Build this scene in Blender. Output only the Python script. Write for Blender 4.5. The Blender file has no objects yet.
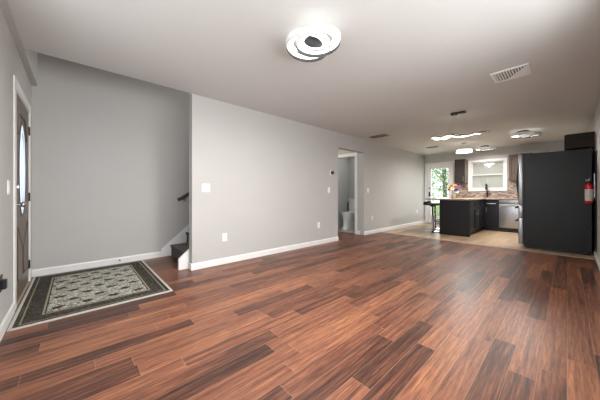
import bpy, bmesh, math, random
from mathutils import Vector, Matrix
random.seed(7)
PI = math.pi
C = bpy.context.scene.collection
S = bpy.context.scene

# ------------------------------------------------------------------ camera, world, light, exposure
H = 1.06                                   # camera height
cam_d = bpy.data.cameras.new('camera'); cam = bpy.data.objects.new('camera', cam_d); C.objects.link(cam)
cam.location = (0, 0, H); cam.rotation_euler = (PI/2, 0, math.radians(-42.5))
cam_d.sensor_width = 36; cam_d.lens = 14.7; cam_d.shift_y = -0.0108; cam_d.clip_start = 0.02
S.camera = cam
S.view_settings.view_transform = 'Standard'; S.view_settings.look = 'None'
S.view_settings.exposure = 0.0; S.view_settings.gamma = 1.0; S.view_settings.use_curve_mapping = False

w = bpy.data.worlds.new('sky'); S.world = w; w.use_nodes = True
nt = w.node_tree; nt.nodes.clear()
bg = nt.nodes.new('ShaderNodeBackground'); out = nt.nodes.new('ShaderNodeOutputWorld')
sky = nt.nodes.new('ShaderNodeTexSky'); sky.sky_type = 'HOSEK_WILKIE'
sky.sun_direction = (0.3, -0.5, 0.8); sky.turbidity = 6; sky.ground_albedo = 0.4
mixw = nt.nodes.new('ShaderNodeMixRGB'); mixw.inputs[0].default_value = 0.7; mixw.inputs[2].default_value = (0.9, 0.95, 1.0, 1)
nt.links.new(sky.outputs[0], mixw.inputs[1]); nt.links.new(mixw.outputs[0], bg.inputs[0])
bg.inputs[1].default_value = 3.4
nt.links.new(bg.outputs[0], out.inputs[0])

def area_light(name, loc, rot, sx, sy, power, col=(1, 1, 1)):
    d = bpy.data.lights.new(name, 'AREA'); d.shape = 'RECTANGLE'; d.size = sx; d.size_y = sy; d.energy = power; d.color = col
    o = bpy.data.objects.new(name, d); C.objects.link(o); o.location = loc; o.rotation_euler = rot
    return o
# daylight fill at two added unseen windows, and at the patio door
FILL_L = area_light('fill_left_window', (-0.80, 1.30, 1.45), (0, -PI/2, 0), 1.5, 2.3, 25, (0.95, 0.98, 1.0))
FILL_R = area_light('fill_right_window', (1.2, -0.76, 1.50), (PI/2-.08, 0, 0), 2.8, 1.5, 142, (0.97, 0.98, 1.0))
PAT = area_light('daylight_patio', (9.85, 3.0, 1.3), (0, PI/2, 0), 2.0, 0.8, 22, (0.95, 1.0, 0.95))
# unseen lights added to brighten the stairwell, the bathroom and the nook
area_light('landing_fill', (3.2, 4.1, 4.8), (0, 0, 0), 0.3, 0.3, 50, (1, 0.97, 0.95))
area_light('bathroom_light', (5.95, 4.15, 2.40), (0, 0, 0), 0.3, 0.3, 5.5, (1, 0.97, 0.92))
area_light('nook_fill', (4.9, 4.25, 2.42), (0, 0, 0), 0.2, 0.2, 4, (1, 0.93, 0.82))

# ------------------------------------------------------------------ helpers
def srgb(r, g, b):
    f = lambda c: (c/255)/12.92 if c/255 <= 0.04045 else ((c/255+0.055)/1.055)**2.4
    return (f(r), f(g), f(b), 1)

def mat(name, col, rough=0.5, metal=0.0, emit=0.0, ecol=None, noise=0.0, nscale=20, bump=0.0, bscale=200, spec=0.5, coat=0):
    m = bpy.data.materials.new(name); m.use_nodes = True
    n = m.node_tree.nodes; l = m.node_tree.links; p = n['Principled BSDF']
    p.inputs['Base Color'].default_value = col; p.inputs['Roughness'].default_value = rough; p.inputs['Metallic'].default_value = metal
    p.inputs['Specular IOR Level'].default_value = spec; p.inputs['Coat Weight'].default_value = coat
    if emit:
        p.inputs['Emission Color'].default_value = ecol or col; p.inputs['Emission Strength'].default_value = emit
    tc = n.new('ShaderNodeTexCoord')
    if noise:
        t = n.new('ShaderNodeTexNoise'); t.inputs['Scale'].default_value = nscale; t.inputs['Detail'].default_value = 4
        l.new(tc.outputs['Object'], t.inputs['Vector'])
        r = n.new('ShaderNodeValToRGB')
        r.color_ramp.elements[0].position = 0.3; r.color_ramp.elements[1].position = 0.7
        r.color_ramp.elements[0].color = tuple(c*(1-noise) for c in col[:3])+(1,)
        r.color_ramp.elements[1].color = tuple(min(1, c*(1+noise)) for c in col[:3])+(1,)
        l.new(t.outputs['Fac'], r.inputs[0]); l.new(r.outputs[0], p.inputs['Base Color'])
    if bump:
        t = n.new('ShaderNodeTexNoise'); t.inputs['Scale'].default_value = bscale
        l.new(tc.outputs['Object'], t.inputs['Vector'])
        b = n.new('ShaderNodeBump'); b.inputs['Strength'].default_value = bump; b.inputs['Distance'].default_value = 0.002
        l.new(t.outputs['Fac'], b.inputs['Height']); l.new(b.outputs[0], p.inputs['Normal'])
    return m

class MB:
    def __init__(s): s.bm = bmesh.new()
    def quad(s, pts): s.bm.faces.new([s.bm.verts.new(p) for p in pts]); return s
    def box(s, x0, x1, y0, y1, z0, z1, bevel=0.0, seg=2):
        t = bmesh.new()
        bmesh.ops.create_cube(t, size=1)
        for v in t.verts: v.co = Vector(((x0+x1)/2+v.co.x*(x1-x0), (y0+y1)/2+v.co.y*(y1-y0), (z0+z1)/2+v.co.z*(z1-z0)))
        if bevel: bmesh.ops.bevel(t, geom=t.edges[:], offset=bevel, segments=seg, affect='EDGES', profile=0.5)
        return s.merge(t)
    def merge(s, t, mtx=None):
        if mtx is not None: bmesh.ops.transform(t, matrix=mtx, verts=t.verts)
        vm = {}
        for v in t.verts: vm[v] = s.bm.verts.new(v.co)
        for f in t.faces:
            try: s.bm.faces.new([vm[v] for v in f.verts])
            except ValueError: pass
        t.free(); return s
    def rod(s, p0, p1, r, r1=None, seg=16):
        p0, p1 = Vector(p0), Vector(p1); d = p1-p0
        t = bmesh.new()
        bmesh.ops.create_cone(t, cap_ends=True, segments=seg, radius1=r, radius2=r if r1 is None else r1, depth=d.length)
        return s.merge(t, Matrix.Translation((p0+p1)/2) @ d.to_track_quat('Z', 'Y').to_matrix().to_4x4())
    def ball(s, c, rx, ry=None, rz=None, seg=16):
        t = bmesh.new(); bmesh.ops.create_uvsphere(t, u_segments=seg, v_segments=max(6, seg//2), radius=1)
        return s.merge(t, Matrix.Translation(c) @ Matrix.Diagonal((rx, ry or rx, rz or rx, 1)))
    def lathe(s, prof, c=(0, 0, 0), seg=24, rot=None, sx=1, sy=1):
        t = bmesh.new(); rings = []
        for r, z in prof:
            rings.append([t.verts.new((r*sx*math.cos(2*PI*k/seg), r*sy*math.sin(2*PI*k/seg), z)) for k in range(seg)])
        for a, b in zip(rings, rings[1:]):
            for k in range(seg): t.faces.new((a[k], a[(k+1) % seg], b[(k+1) % seg], b[k]))
        for rg, rev in ((rings[0], True), (rings[-1], False)):
            if (rg[0].co-rg[seg//2].co).length > 1e-5: t.faces.new(rg[::-1] if rev else rg)
        bmesh.ops.remove_doubles(t, verts=t.verts, dist=1e-6)
        return s.merge(t, Matrix.Translation(c) @ (rot.to_4x4() if rot else Matrix()))
    def sweep(s, pts, w, h=None, closed=False, seg=8, up=(0, 0, 1), rect=False):
        pts = [Vector(p) for p in pts]; n = len(pts); rings = []; h = h or w
        for i, p in enumerate(pts):
            a = pts[(i-1) % n] if closed or i else p; b = pts[(i+1) % n] if closed or i < n-1 else p
            d = (b-a).normalized(); u = Vector(up)
            if abs(d.dot(u)) > 0.98: u = Vector((1, 0, 0))
            sd = d.cross(u).normalized(); u = sd.cross(d).normalized()
            if rect: off = [(-1, -1), (1, -1), (1, 1), (-1, 1)]
            else: off = [(math.cos(2*PI*k/seg), math.sin(2*PI*k/seg)) for k in range(seg)]
            rings.append([s.bm.verts.new(p+sd*(x*w)+u*(y*h)) for x, y in off])
        m = len(rings[0])
        for i in range(n if closed else n-1):
            a, b = rings[i], rings[(i+1) % n]
            for k in range(m): s.bm.faces.new((a[k], a[(k+1) % m], b[(k+1) % m], b[k]))
        if not closed: s.bm.faces.new(rings[0][::-1]); s.bm.faces.new(rings[-1])
        return s
    def prism(s, poly, axis, lo, hi, bevel=0):
        """poly in the two other axes (in xyz order), extruded along axis"""
        t = bmesh.new()
        def P(a, b, c): return {'x': (c, a, b), 'y': (a, c, b), 'z': (a, b, c)}[axis]
        lo_v = [t.verts.new(P(a, b, lo)) for a, b in poly]; hi_v = [t.verts.new(P(a, b, hi)) for a, b in poly]
        n = len(poly)
        t.faces.new(lo_v[::-1]); t.faces.new(hi_v)
        for k in range(n): t.faces.new((lo_v[k], lo_v[(k+1) % n], hi_v[(k+1) % n], hi_v[k]))
        bmesh.ops.recalc_face_normals(t, faces=t.faces)
        if bevel: bmesh.ops.bevel(t, geom=t.edges[:], offset=bevel, segments=2, affect='EDGES', profile=0.5)
        return s.merge(t)
    def loft(s, rings):
        rv = [[s.bm.verts.new(p) for p in r] for r in rings]; m = len(rv[0])
        for a, b in zip(rv, rv[1:]):
            for k in range(m): s.bm.faces.new((a[k], a[(k+1) % m], b[(k+1) % m], b[k]))
        s.bm.faces.new(rv[0][::-1]); s.bm.faces.new(rv[-1]); return s
    def build(s, name, m, parent=None, smooth=False, label=None):
        bmesh.ops.recalc_face_normals(s.bm, faces=s.bm.faces)
        me = bpy.data.meshes.new(name); s.bm.to_mesh(me); s.bm.free()
        me.materials.append(m)
        if smooth:
            for p in me.polygons: p.use_smooth = True
            try: me.set_sharp_from_angle(angle=math.radians(40))
            except Exception: pass
        o = bpy.data.objects.new(name, me); C.objects.link(o)
        if parent: o.parent = parent
        if label: o['label'] = label
        return o

def thing(name, label, cat, loc=(0, 0, 0), rz=0.0, group=None):
    o = bpy.data.objects.new(name, None); C.objects.link(o)
    o.location = loc; o.rotation_euler = (0, 0, rz); o.empty_display_size = 0.1
    return tag(o, label, cat, group)
def tag(o, label, cat, group=None):
    o['label'] = label; o['category'] = cat
    if group: o['group'] = group
    return o
def struct(o): o['kind'] = 'structure'; return o
def dup(root, loc, rz, label, group=None):
    r = root.copy(); C.objects.link(r); r.location = loc; r.rotation_euler = (0, 0, rz); r['label'] = label
    if group: r['group'] = group
    for ch in list(root.children):
        c = ch.copy(); C.objects.link(c); c.parent = r
        for g in list(ch.children):
            d = g.copy(); C.objects.link(d); d.parent = c
    return r

# ------------------------------------------------------------------ node-built materials
class NG:
    def __init__(s, name):
        s.m = bpy.data.materials.new(name); s.m.use_nodes = True
        s.n = s.m.node_tree.nodes; s.l = s.m.node_tree.links; s.p = s.n['Principled BSDF']
    def put(s, sock, v):
        if isinstance(v, bpy.types.NodeSocket): s.l.new(v, sock)
        else: sock.default_value = v
    def math(s, op, a, b=0.0, c=0.0):
        x = s.n.new('ShaderNodeMath'); x.operation = op; s.put(x.inputs[0], a); s.put(x.inputs[1], b); s.put(x.inputs[2], c); return x.outputs[0]
    def xyz(s, space='Object'):
        t = s.n.new('ShaderNodeTexCoord'); q = s.n.new('ShaderNodeSeparateXYZ'); s.l.new(t.outputs[space], q.inputs[0]); return q.outputs
    def vec(s, x, y, z=0.0):
        q = s.n.new('ShaderNodeCombineXYZ'); s.put(q.inputs[0], x); s.put(q.inputs[1], y); s.put(q.inputs[2], z); return q.outputs[0]
    def white(s, v):
        q = s.n.new('ShaderNodeTexWhiteNoise'); q.noise_dimensions = '3D'; s.l.new(v, q.inputs['Vector']); return q.outputs['Value']
    def noise(s, v, scale, detail=4, rough=0.55, dist=0.0):
        q = s.n.new('ShaderNodeTexNoise'); s.l.new(v, q.inputs['Vector']); q.inputs['Scale'].default_value = scale
        q.inputs['Detail'].default_value = detail; q.inputs['Roughness'].default_value = rough; q.inputs['Distortion'].default_value = dist; return q.outputs['Fac']
    def ramp(s, f, stops, interp='LINEAR'):
        q = s.n.new('ShaderNodeValToRGB'); s.l.new(f, q.inputs[0]); e = q.color_ramp.elements; q.color_ramp.interpolation = interp
        while len(e) < len(stops): e.new(0.5)
        for k, (p, c) in zip(e, stops): k.position = p; k.color = c
        return q.outputs[0]
    def mix(s, f, a, b, mode='MIX'):
        q = s.n.new('ShaderNodeMixRGB'); q.blend_type = mode; s.put(q.inputs[0], f); s.put(q.inputs[1], a); s.put(q.inputs[2], b); return q.outputs[0]
    def bump(s, h, strength, dist=0.002):
        q = s.n.new('ShaderNodeBump'); q.inputs['Strength'].default_value = strength; q.inputs['Distance'].default_value = dist
        s.l.new(h, q.inputs['Height']); s.l.new(q.outputs[0], s.p.inputs['Normal'])

def plank_mat(name, stops, width, length, rough, grain, gap=0.35, joint=(0.02, 0.012, 0.01, 1)):
    g = NG(name); x, y, z = g.xyz()
    row = g.math('FLOOR', g.math('DIVIDE', y, width))
    ro = g.white(g.vec(row, 3.7, 1.1))
    xs = g.math('ADD', g.math('DIVIDE', x, length), g.math('MULTIPLY', ro, 7.0))
    pl = g.math('FLOOR', xs)
    rnd = g.white(g.vec(row, pl, 0.5)); rnd2 = g.white(g.vec(row, pl, 9.5))
    gv = g.vec(g.math('ADD', g.math('MULTIPLY', x, 1.5), g.math('MULTIPLY', rnd2, 40.0)), g.math('MULTIPLY', y, 34.0), rnd2)
    n1 = g.noise(gv, 1.25, 7, 0.66, 0.35)
    gv2 = g.vec(g.math('ADD', g.math('MULTIPLY', x, 8.0), g.math('MULTIPLY', rnd2, 90.0)), g.math('MULTIPLY', y, 120.0), rnd2)
    n2 = g.noise(gv2, 1.0, 4, 0.65)
    f = g.math('ADD', g.math('MULTIPLY', g.math('SUBTRACT', n1, 0.5), grain), g.math('MULTIPLY', g.math('SUBTRACT', rnd, 0.5), 0.55))
    base = g.ramp(g.math('ADD', f, 0.45), stops)
    f2 = g.ramp(n2, [(0.36, (0.58, 0.57, 0.58, 1)), (0.6, (1.10, 1.10, 1.10, 1))])
    col = g.mix(0.85, base, f2, 'MULTIPLY')
    # joints
    fy = g.math('FRACT', g.math('DIVIDE', y, width)); fx = g.math('FRACT', xs)
    ey = g.math('MULTIPLY', g.math('MINIMUM', fy, g.math('SUBTRACT', 1.0, fy)), width)
    ex = g.math('MULTIPLY', g.math('MINIMUM', fx, g.math('SUBTRACT', 1.0, fx)), length)
    e = g.math('MINIMUM', ex, ey)
    line = g.math('LESS_THAN', e, 0.0016)
    col = g.mix(g.math('MULTIPLY', line, gap), col, joint)
    g.l.new(col, g.p.inputs['Base Color'])
    g.l.new(g.math('ADD', rough, g.math('MULTIPLY', n1, 0.14)), g.p.inputs['Roughness'])
    g.p.inputs['Specular IOR Level'].default_value = 0.35
    g.bump(g.math('SUBTRACT', n2, g.math('MULTIPLY', line, 1.0)), 0.12, 0.001)
    return g.m

M = {}
M['wall'] = mat('wall_paint', srgb(188, 186, 182), 0.75, noise=0.01, nscale=3, bump=0.05, bscale=350, spec=0.3)
M['bathwall'] = mat('bathroom_paint', srgb(178, 180, 178), 0.7, noise=0.01, nscale=3, bump=0.05, bscale=350, spec=0.3)
M['ceil'] = mat('ceiling_paint', srgb(205, 204, 200), 0.85, noise=0.01, nscale=2, bump=0.06, bscale=250, spec=0.2)
M['white'] = mat('white_trim_paint', srgb(232, 231, 229), 0.4, noise=0.01, nscale=5)
M['plastic'] = mat('white_plastic', srgb(238, 236, 232), 0.35, noise=0.01, nscale=8)
M['wood'] = plank_mat('mahogany_laminate', [(0.0, srgb(56, 38, 32)), (0.25, srgb(87, 56, 44)), (0.5, srgb(124, 79, 60)), (0.72, srgb(144, 95, 70)), (1.0, srgb(180, 122, 82))],
                      0.120, 0.95, 0.31, 1.7, 0.26, srgb(196, 160, 132))  # pale joint colour paints in the highlight caught on plank bevels
M['wood_k'] = plank_mat('pale_oak_laminate', [(0.0, srgb(160, 132, 106)), (0.5, srgb(188, 160, 130)), (1.0, srgb(208, 182, 152))], 0.13, 1.1, 0.3, 1.2, 0.25, srgb(120, 96, 76))
M['tile'] = mat('grey_tile', srgb(165, 163, 160), 0.35, noise=0.06, nscale=6)
M['strip'] = mat('pale_strip', srgb(160, 145, 128), 0.4, noise=0.08, nscale=15)
M['door'] = mat('taupe_door_paint', srgb(104, 92, 78), 0.4, noise=0.02, nscale=6)
M['doord'] = mat('taupe_moulding_paint', srgb(82, 70, 58), 0.4, noise=0.02, nscale=6)
M['carpet'] = mat('charcoal_carpet', srgb(98, 93, 92), 0.95, noise=0.25, nscale=160, bump=0.6, bscale=400, spec=0.1)
M['rail'] = mat('dark_rail_wood', srgb(60, 52, 48), 0.35, noise=0.1, nscale=12)
M['bronze'] = mat('dark_bronze', srgb(58, 50, 44), 0.35, 0.8, noise=0.05, nscale=10)
M['chrome'] = mat('polished_chrome', srgb(205, 205, 208), 0.12, 1.0, noise=0.01, nscale=10)
M['steel'] = mat('brushed_steel', srgb(176, 178, 180), 0.34, 0.9, noise=0.04, nscale=30)
M['charc'] = mat('charcoal_cabinet_paint', srgb(27, 27, 33), 0.42, noise=0.05, nscale=8, spec=0.35)
M['black'] = mat('matt_black', srgb(20, 20, 22), 0.45, noise=0.05, nscale=10)
M['fridge'] = mat('black_fridge_side', srgb(21, 24, 26), 0.42, noise=0.06, nscale=6, bump=0.12, bscale=500, spec=0.4)
M['fdoor'] = mat('fridge_door_steel', srgb(172, 176, 180), 0.32, 0.85, noise=0.03, nscale=14)
M['espresso'] = mat('espresso_wood', srgb(46, 37, 34), 0.4, noise=0.15, nscale=9)
M['brownwood'] = mat('brown_wood', srgb(92, 74, 61), 0.4, noise=0.12, nscale=9)
M['olive'] = mat('dark_olive_wood', srgb(42, 35, 22), 0.5, noise=0.1, nscale=7, spec=0.25)
M['tan'] = mat('tan_wood', srgb(200, 160, 100), 0.5, noise=0.1, nscale=12)
M['red'] = mat('red_enamel', srgb(214, 16, 38), 0.25, noise=0.02, nscale=8, coat=0.3)
M['cer'] = mat('white_ceramic', srgb(226, 226, 224), 0.15, noise=0.01, nscale=6, coat=0.3)
M['seat'] = mat('black_leather', srgb(30, 28, 28), 0.4, noise=0.08, nscale=30, bump=0.2, bscale=150)
M['led'] = mat('led_diffuser', (1, 1, 1, 1), 0.4, emit=2.4, ecol=(1.0, 0.985, 0.96, 1))
M['ledw'] = mat('led_ribbon_warm', (1, 1, 1, 1), 0.4, emit=3.0, ecol=(1.0, 0.93, 0.80, 1))
M['ledc'] = mat('led_ring_cool', (1, 1, 1, 1), 0.4, emit=1.7, ecol=(1.0, 0.99, 1.0, 1))
M['lampm'] = mat('dark_chrome_lamp', srgb(120, 122, 122), 0.25, 0.9, noise=0.03, nscale=10)
M['ventd'] = mat('dark_vent_metal', srgb(105, 98, 92), 0.5, 0.2, noise=0.06, nscale=14)
M['shade'] = mat('pale_shade_cloth', srgb(192, 196, 188), 0.8, noise=0.03, nscale=40)
M['bark'] = mat('bark', srgb(92, 76, 60), 0.9, noise=0.3, nscale=12)
M['grass'] = mat('lawn_grass', srgb(120, 150, 80), 0.95, noise=0.25, nscale=8)
M['vase'] = mat('clouded_glass_vase', srgb(196, 186, 160), 0.15, noise=0.15, nscale=20)
M['stem'] = mat('flower_stem', srgb(90, 110, 55), 0.6, noise=0.15, nscale=20)
M['orange'] = mat('orange_petal', srgb(190, 110, 30), 0.6, noise=0.2, nscale=40)
M['yellow'] = mat('yellow_petal', srgb(225, 195, 80), 0.6, noise=0.15, nscale=40)
M['cream'] = mat('cream_petal', srgb(238, 228, 210), 0.6, noise=0.08, nscale=40)
M['purple'] = mat('purple_petal', srgb(96, 36, 120), 0.6, noise=0.2, nscale=40)
M['rust'] = mat('rust_petal', srgb(140, 50, 30), 0.6, noise=0.2, nscale=40)

# translucent daylight glass
def glass_mat(name, tint=(1, 1, 1, 1), mixf=0.9, rough=0.02, frosted=0.0):
    g = NG(name); n, l = g.n, g.l
    tr = n.new('ShaderNodeBsdfTransparent'); tr.inputs[0].default_value = tint
    gl = n.new('ShaderNodeBsdfGlossy'); gl.inputs['Roughness'].default_value = rough
    mx = n.new('ShaderNodeMixShader'); mx.inputs[0].default_value = 1-mixf
    l.new(tr.outputs[0], mx.inputs[1]); l.new(gl.outputs[0], mx.inputs[2]); res = mx.outputs[0]
    if frosted:
        tl = n.new('ShaderNodeBsdfTranslucent'); tl.inputs[0].default_value = tint
        m2 = n.new('ShaderNodeMixShader'); m2.inputs[0].default_value = frosted
        l.new(res, m2.inputs[1]); l.new(tl.outputs[0], m2.inputs[2]); res = m2.outputs[0]
    l.new(res, n['Material Output'].inputs[0]); return g.m
M['glass'] = glass_mat('clear_glass')
M['frost'] = glass_mat('leaded_frosted_glass', (0.86, 0.91, 1.0, 1), 0.95, 0.1, 0.5)

def leaf_mat(name, a, b):
    g = NG(name); t = g.n.new('ShaderNodeTexCoord'); f = g.noise(t.outputs['Object'], 3.0, 3)
    g.l.new(g.ramp(f, [(0.3, a), (0.7, b)]), g.p.inputs['Base Color']); g.p.inputs['Roughness'].default_value = 0.7
    return g.m
M['leaf'] = leaf_mat('leaves', srgb(140, 176, 128), srgb(196, 222, 180))
M['leaf2'] = leaf_mat('pale_leaves', srgb(176, 204, 168), srgb(222, 238, 212))

def mosaic_mat():
    g = NG('mosaic_backsplash'); x, y, z = g.xyz()
    row = g.math('FLOOR', g.math('DIVIDE', z, 0.03))
    ys = g.math('ADD', g.math('DIVIDE', y, 0.085), g.math('MULTIPLY', row, 0.37))
    r = g.white(g.vec(row, g.math('FLOOR', ys), 2.0))
    col = g.ramp(r, [(0, srgb(120, 92, 80)), (0.3, srgb(160, 135, 118)), (0.55, srgb(140, 128, 122)), (0.8, srgb(186, 164, 142)), (1, srgb(104, 84, 76))], 'CONSTANT')
    fz = g.math('FRACT', g.math('DIVIDE', z, 0.03)); fy = g.math('FRACT', ys)
    e = g.math('MAXIMUM', g.math('LESS_THAN', fz, 0.1), g.math('LESS_THAN', fy, 0.04))
    g.l.new(g.mix(e, col, srgb(170, 160, 150)), g.p.inputs['Base Color']); g.p.inputs['Roughness'].default_value = 0.25
    return g.m
M['mosaic'] = mosaic_mat()
def granite_mat():
    g = NG('speckled_granite'); t = g.n.new('ShaderNodeTexCoord'); v = g.n.new('ShaderNodeTexVoronoi'); v.inputs['Scale'].default_value = 90
    g.l.new(t.outputs['Object'], v.inputs['Vector']); f = g.noise(t.outputs['Object'], 14, 4)
    c = g.ramp(f, [(0.3, srgb(150, 126, 106)), (0.6, srgb(188, 168, 148))])
    d = g.ramp(v.outputs['Color'], [(0.15, (0.45, 0.4, 0.36, 1)), (0.5, (1, 1, 1, 1))])
    g.l.new(g.mix(0.7, c, d, 'MULTIPLY'), g.p.inputs['Base Color']); g.p.inputs['Roughness'].default_value = 0.15
    return g.m
M['granite'] = granite_mat()

RW, RL = 1.15, 1.62                        # rug x, y
def rug_mat():
    g = NG('persian_rug_pile'); x, y, z = g.xyz()
    ex = g.math('SUBTRACT', RW/2, g.math('ABSOLUTE', x)); ey = g.math('SUBTRACT', RL/2, g.math('ABSOLUTE', y))
    e = g.math('MINIMUM', ex, ey)
    P = g.vec(x, y, 0)
    # wandering vines over a pale field
    w1 = g.noise(P, 20, 3, 0.6, 2.5)
    vine = g.ramp(g.math('ABSOLUTE', g.math('SUBTRACT', w1, 0.5)), [(0.03, (1, 1, 1, 1)), (0.065, (0, 0, 0, 1))])
    w2 = g.noise(P, 34, 2, 0.5, 1.0)
    spot = g.ramp(w2, [(0.60, (0, 0, 0, 1)), (0.66, (1, 1, 1, 1))])
    # staggered dark palmettes
    sx, sy = 0.21, 0.30
    row = g.math('FLOOR', g.math('DIVIDE', y, sy/2))
    xo = g.math('ADD', g.math('DIVIDE', x, sx), g.math('MULTIPLY', g.math('MODULO', g.math('ABSOLUTE', row), 2.0), 0.5))
    px = g.math('MULTIPLY', g.math('SUBTRACT', g.math('FRACT', xo), 0.5), sx)
    py = g.math('MULTIPLY', g.math('SUBTRACT', g.math('FRACT', g.math('DIVIDE', y, sy/2)), 0.5), sy/2)
    rr = g.math('SQRT', g.math('ADD', g.math('MULTIPLY', px, px), g.math('MULTIPLY', g.math('MULTIPLY', py, py), 2.2)))
    rr = g.math('ADD', rr, g.math('MULTIPLY', g.math('SUBTRACT', w2, 0.5), 0.12))
    pal = g.ramp(rr, [(0.042, (1, 1, 1, 1)), (0.048, (0, 0, 0, 1))])
    core = g.ramp(rr, [(0.012, (1, 1, 1, 1)), (0.017, (0, 0, 0, 1))])
    field = g.mix(g.math('MULTIPLY', vine, 0.95), srgb(206, 203, 190), srgb(66, 64, 58))
    field = g.mix(g.math('MULTIPLY', spot, 0.75), field, srgb(82, 86, 74))
    field = g.mix(pal, field, srgb(46, 38, 38))
    field = g.mix(core, field, srgb(96, 66, 60))
    # border
    bm_ = g.noise(P, 30, 3, 0.6, 1.8)
    bp = g.ramp(g.math('ABSOLUTE', g.math('SUBTRACT', bm_, 0.5)), [(0.02, (1, 1, 1, 1)), (0.06, (0, 0, 0, 1))])
    bord = g.mix(g.math('MULTIPLY', bp, 0.7), srgb(36, 34, 33), srgb(116, 110, 98))
    bp2 = g.ramp(bm_, [(0.62, (0, 0, 0, 1)), (0.68, (1, 1, 1, 1))])
    bord = g.mix(g.math('MULTIPLY', bp2, 0.7), bord, srgb(84, 58, 52))
    def band(lo, hi): return g.math('MULTIPLY', g.math('GREATER_THAN', e, lo), g.math('LESS_THAN', e, hi))
    col = g.mix(g.math('GREATER_THAN', e, 0.19), bord, field)
    col = g.mix(band(0.18, 0.19), col, srgb(60, 54, 50))
    col = g.mix(band(0.165, 0.18), col, srgb(150, 142, 124))
    col = g.mix(band(0.045, 0.056), col, srgb(140, 132, 116))
    g.l.new(col, g.p.inputs['Base Color']); g.p.inputs['Roughness'].default_value = 0.95; g.p.inputs['Specular IOR Level'].default_value = 0.1
    g.bump(g.noise(P, 500, 2), 0.5, 0.003)
    return g.m
M['rug'] = rug_mat()
M['bind'] = mat('pale_rug_binding', srgb(190, 186, 179), 0.9, noise=0.12, nscale=120, spec=0.1)

# ------------------------------------------------------------------ the setting
XL, XF, YP, YB, YR, Z = -0.41, 9.33, 3.50, 4.60, -0.315, 2.44
PX = 1.185                                 # free end of the partition
X_K = 6.15                                 # where the pale kitchen floor starts
struct(MB().box(XL-.12, X_K, YR-.12, YB+.1, -.1, 0).build('floor', M['wood']))
struct(MB().box(X_K, XF+.12, YR-.12, YP+.10, -.1, 0).build('floor_kitchen', M['wood_k']))
struct(MB().box(5.42, 6.9, YP+.12, 5.2, -.1, 0.004).build('floor_bathroom', M['tile']))
struct(MB().prism([(X_K-.03, 0), (X_K-.02, .008), (X_K+.02, .008), (X_K+.03, 0)], 'y', YR+.012, YP-.012).build('trim_1', M['strip']))
# left wall: front door opening and an unseen window added to light the room
wl = MB()
DY0, DY1, DH = 3.43, 4.33, 2.03
LW = (0.15, 2.45, 0.75, 2.15)
wl.box(XL-.12, XL, YR-.12, LW[0], 0, 2.44).box(XL-.12, XL, LW[1], DY0, 0, 2.44).box(XL-.12, XL, LW[0], LW[1], 0, LW[2]).box(XL-.12, XL, LW[0], LW[1], LW[3], 2.44)
wl.box(XL-.12, XL, DY1, YB, 0, 2.44).box(XL-.12, XL, DY0, DY1, DH, 2.44)
wl.box(XL-.12, XL, YR-.12, YB, 2.44, 5.0)
wl.box(XL-.02, XL+.05, YR, YB, 2.434, 5.0)          # the upper wall overhangs the lower one a little
struct(wl.build('wall_left', M['wall']))
struct(MB().box(XL-.12, 4.32, YB, YB+.12, 0, 5.0).build('wall_back', M['wall']))
wp = MB()
OX0, OX1, OH = 4.37, 5.42, 2.105
wp.box(PX, OX0, YP, YP+.12, 0, 2.44).box(OX0, OX1, YP, YP+.12, OH, 2.44).box(OX1, XF, YP, YP+.12, 0, 2.44)
struct(wp.build('wall_partition', M['wall']))
struct(MB().box(4.20, 4.32, YP+.12, YB, 0, 5.0).build('wall_stair', M['wall']))
# bathroom: door wall (faces the entry nook), far walls
wb = MB(); BDY0, BDY1, BDH = 3.77, 4.58, 2.06
wb.box(OX1, OX1+.1, YP+.12, BDY0, 0, 2.44).box(OX1, OX1+.1, BDY1, 4.92, 0, 2.44).box(OX1, OX1+.1, BDY0, BDY1, BDH, 2.44)
struct(wb.build('wall_bathroom', M['wall']))
struct(MB().box(6.55, 6.67, YP+.12, 4.92, 0, 2.44).box(4.32, 6.55, 4.80, 4.92, 0, 2.44).build('wall_bathroom_far', M['bathwall']))
struct(MB().box(4.32, 6.67, YP+.12, 4.92, 2.44, 2.55).build('ceiling_bathroom', M['ceil']))
# right wall with an unseen window opening added to light partition and entry
wr = MB(); RWN = (-0.20, 2.60, 0.75, 2.15)
wr.box(XL-.12, RWN[0], YR-.12, YR, 0, 2.44).box(RWN[1], XF+.12, YR-.12, YR, 0, 2.44).box(RWN[0], RWN[1], YR-.12, YR, 0, RWN[2]).box(RWN[0], RWN[1], YR-.12, YR, RWN[3], 2.44)
struct(wr.build('wall_right', M['wall']))
# far wall: patio door and kitchen window
PD = (2.60, 3.42, 0.0, 2.08); KW = (1.26, 2.08, 1.21, 2.04)
wf = MB()
wf.box(XF, XF+.14, PD[1], YP+.12, 0, 2.44).box(XF, XF+.14, PD[0], PD[1], PD[3], 2.44).box(XF, XF+.14, KW[1], PD[0], 0, 2.44)
wf.box(XF, XF+.14, KW[0], KW[1], 0, KW[2]).box(XF, XF+.14, KW[0], KW[1], KW[3], 2.44).box(XF, XF+.14, YR-.12, KW[0], 0, 2.44)
struct(wf.build('wall_far', M['wall']))
struct(MB().box(XL+.05, XF+.14, YR-.12, YP, Z, Z+.28).box(PX, XF+.14, YP, YP+.12, Z, Z+.28).build('ceiling', M['ceil']))
struct(MB().box(XL+.05, 4.32, YP, YP+.12, Z+.28, 5.0).build('wall_landing', M['wall']))
struct(MB().box(XL-.12, 4.32, YP, YB+.12, 5.0, 5.1).build('ceiling_stair', M['ceil']))

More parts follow.
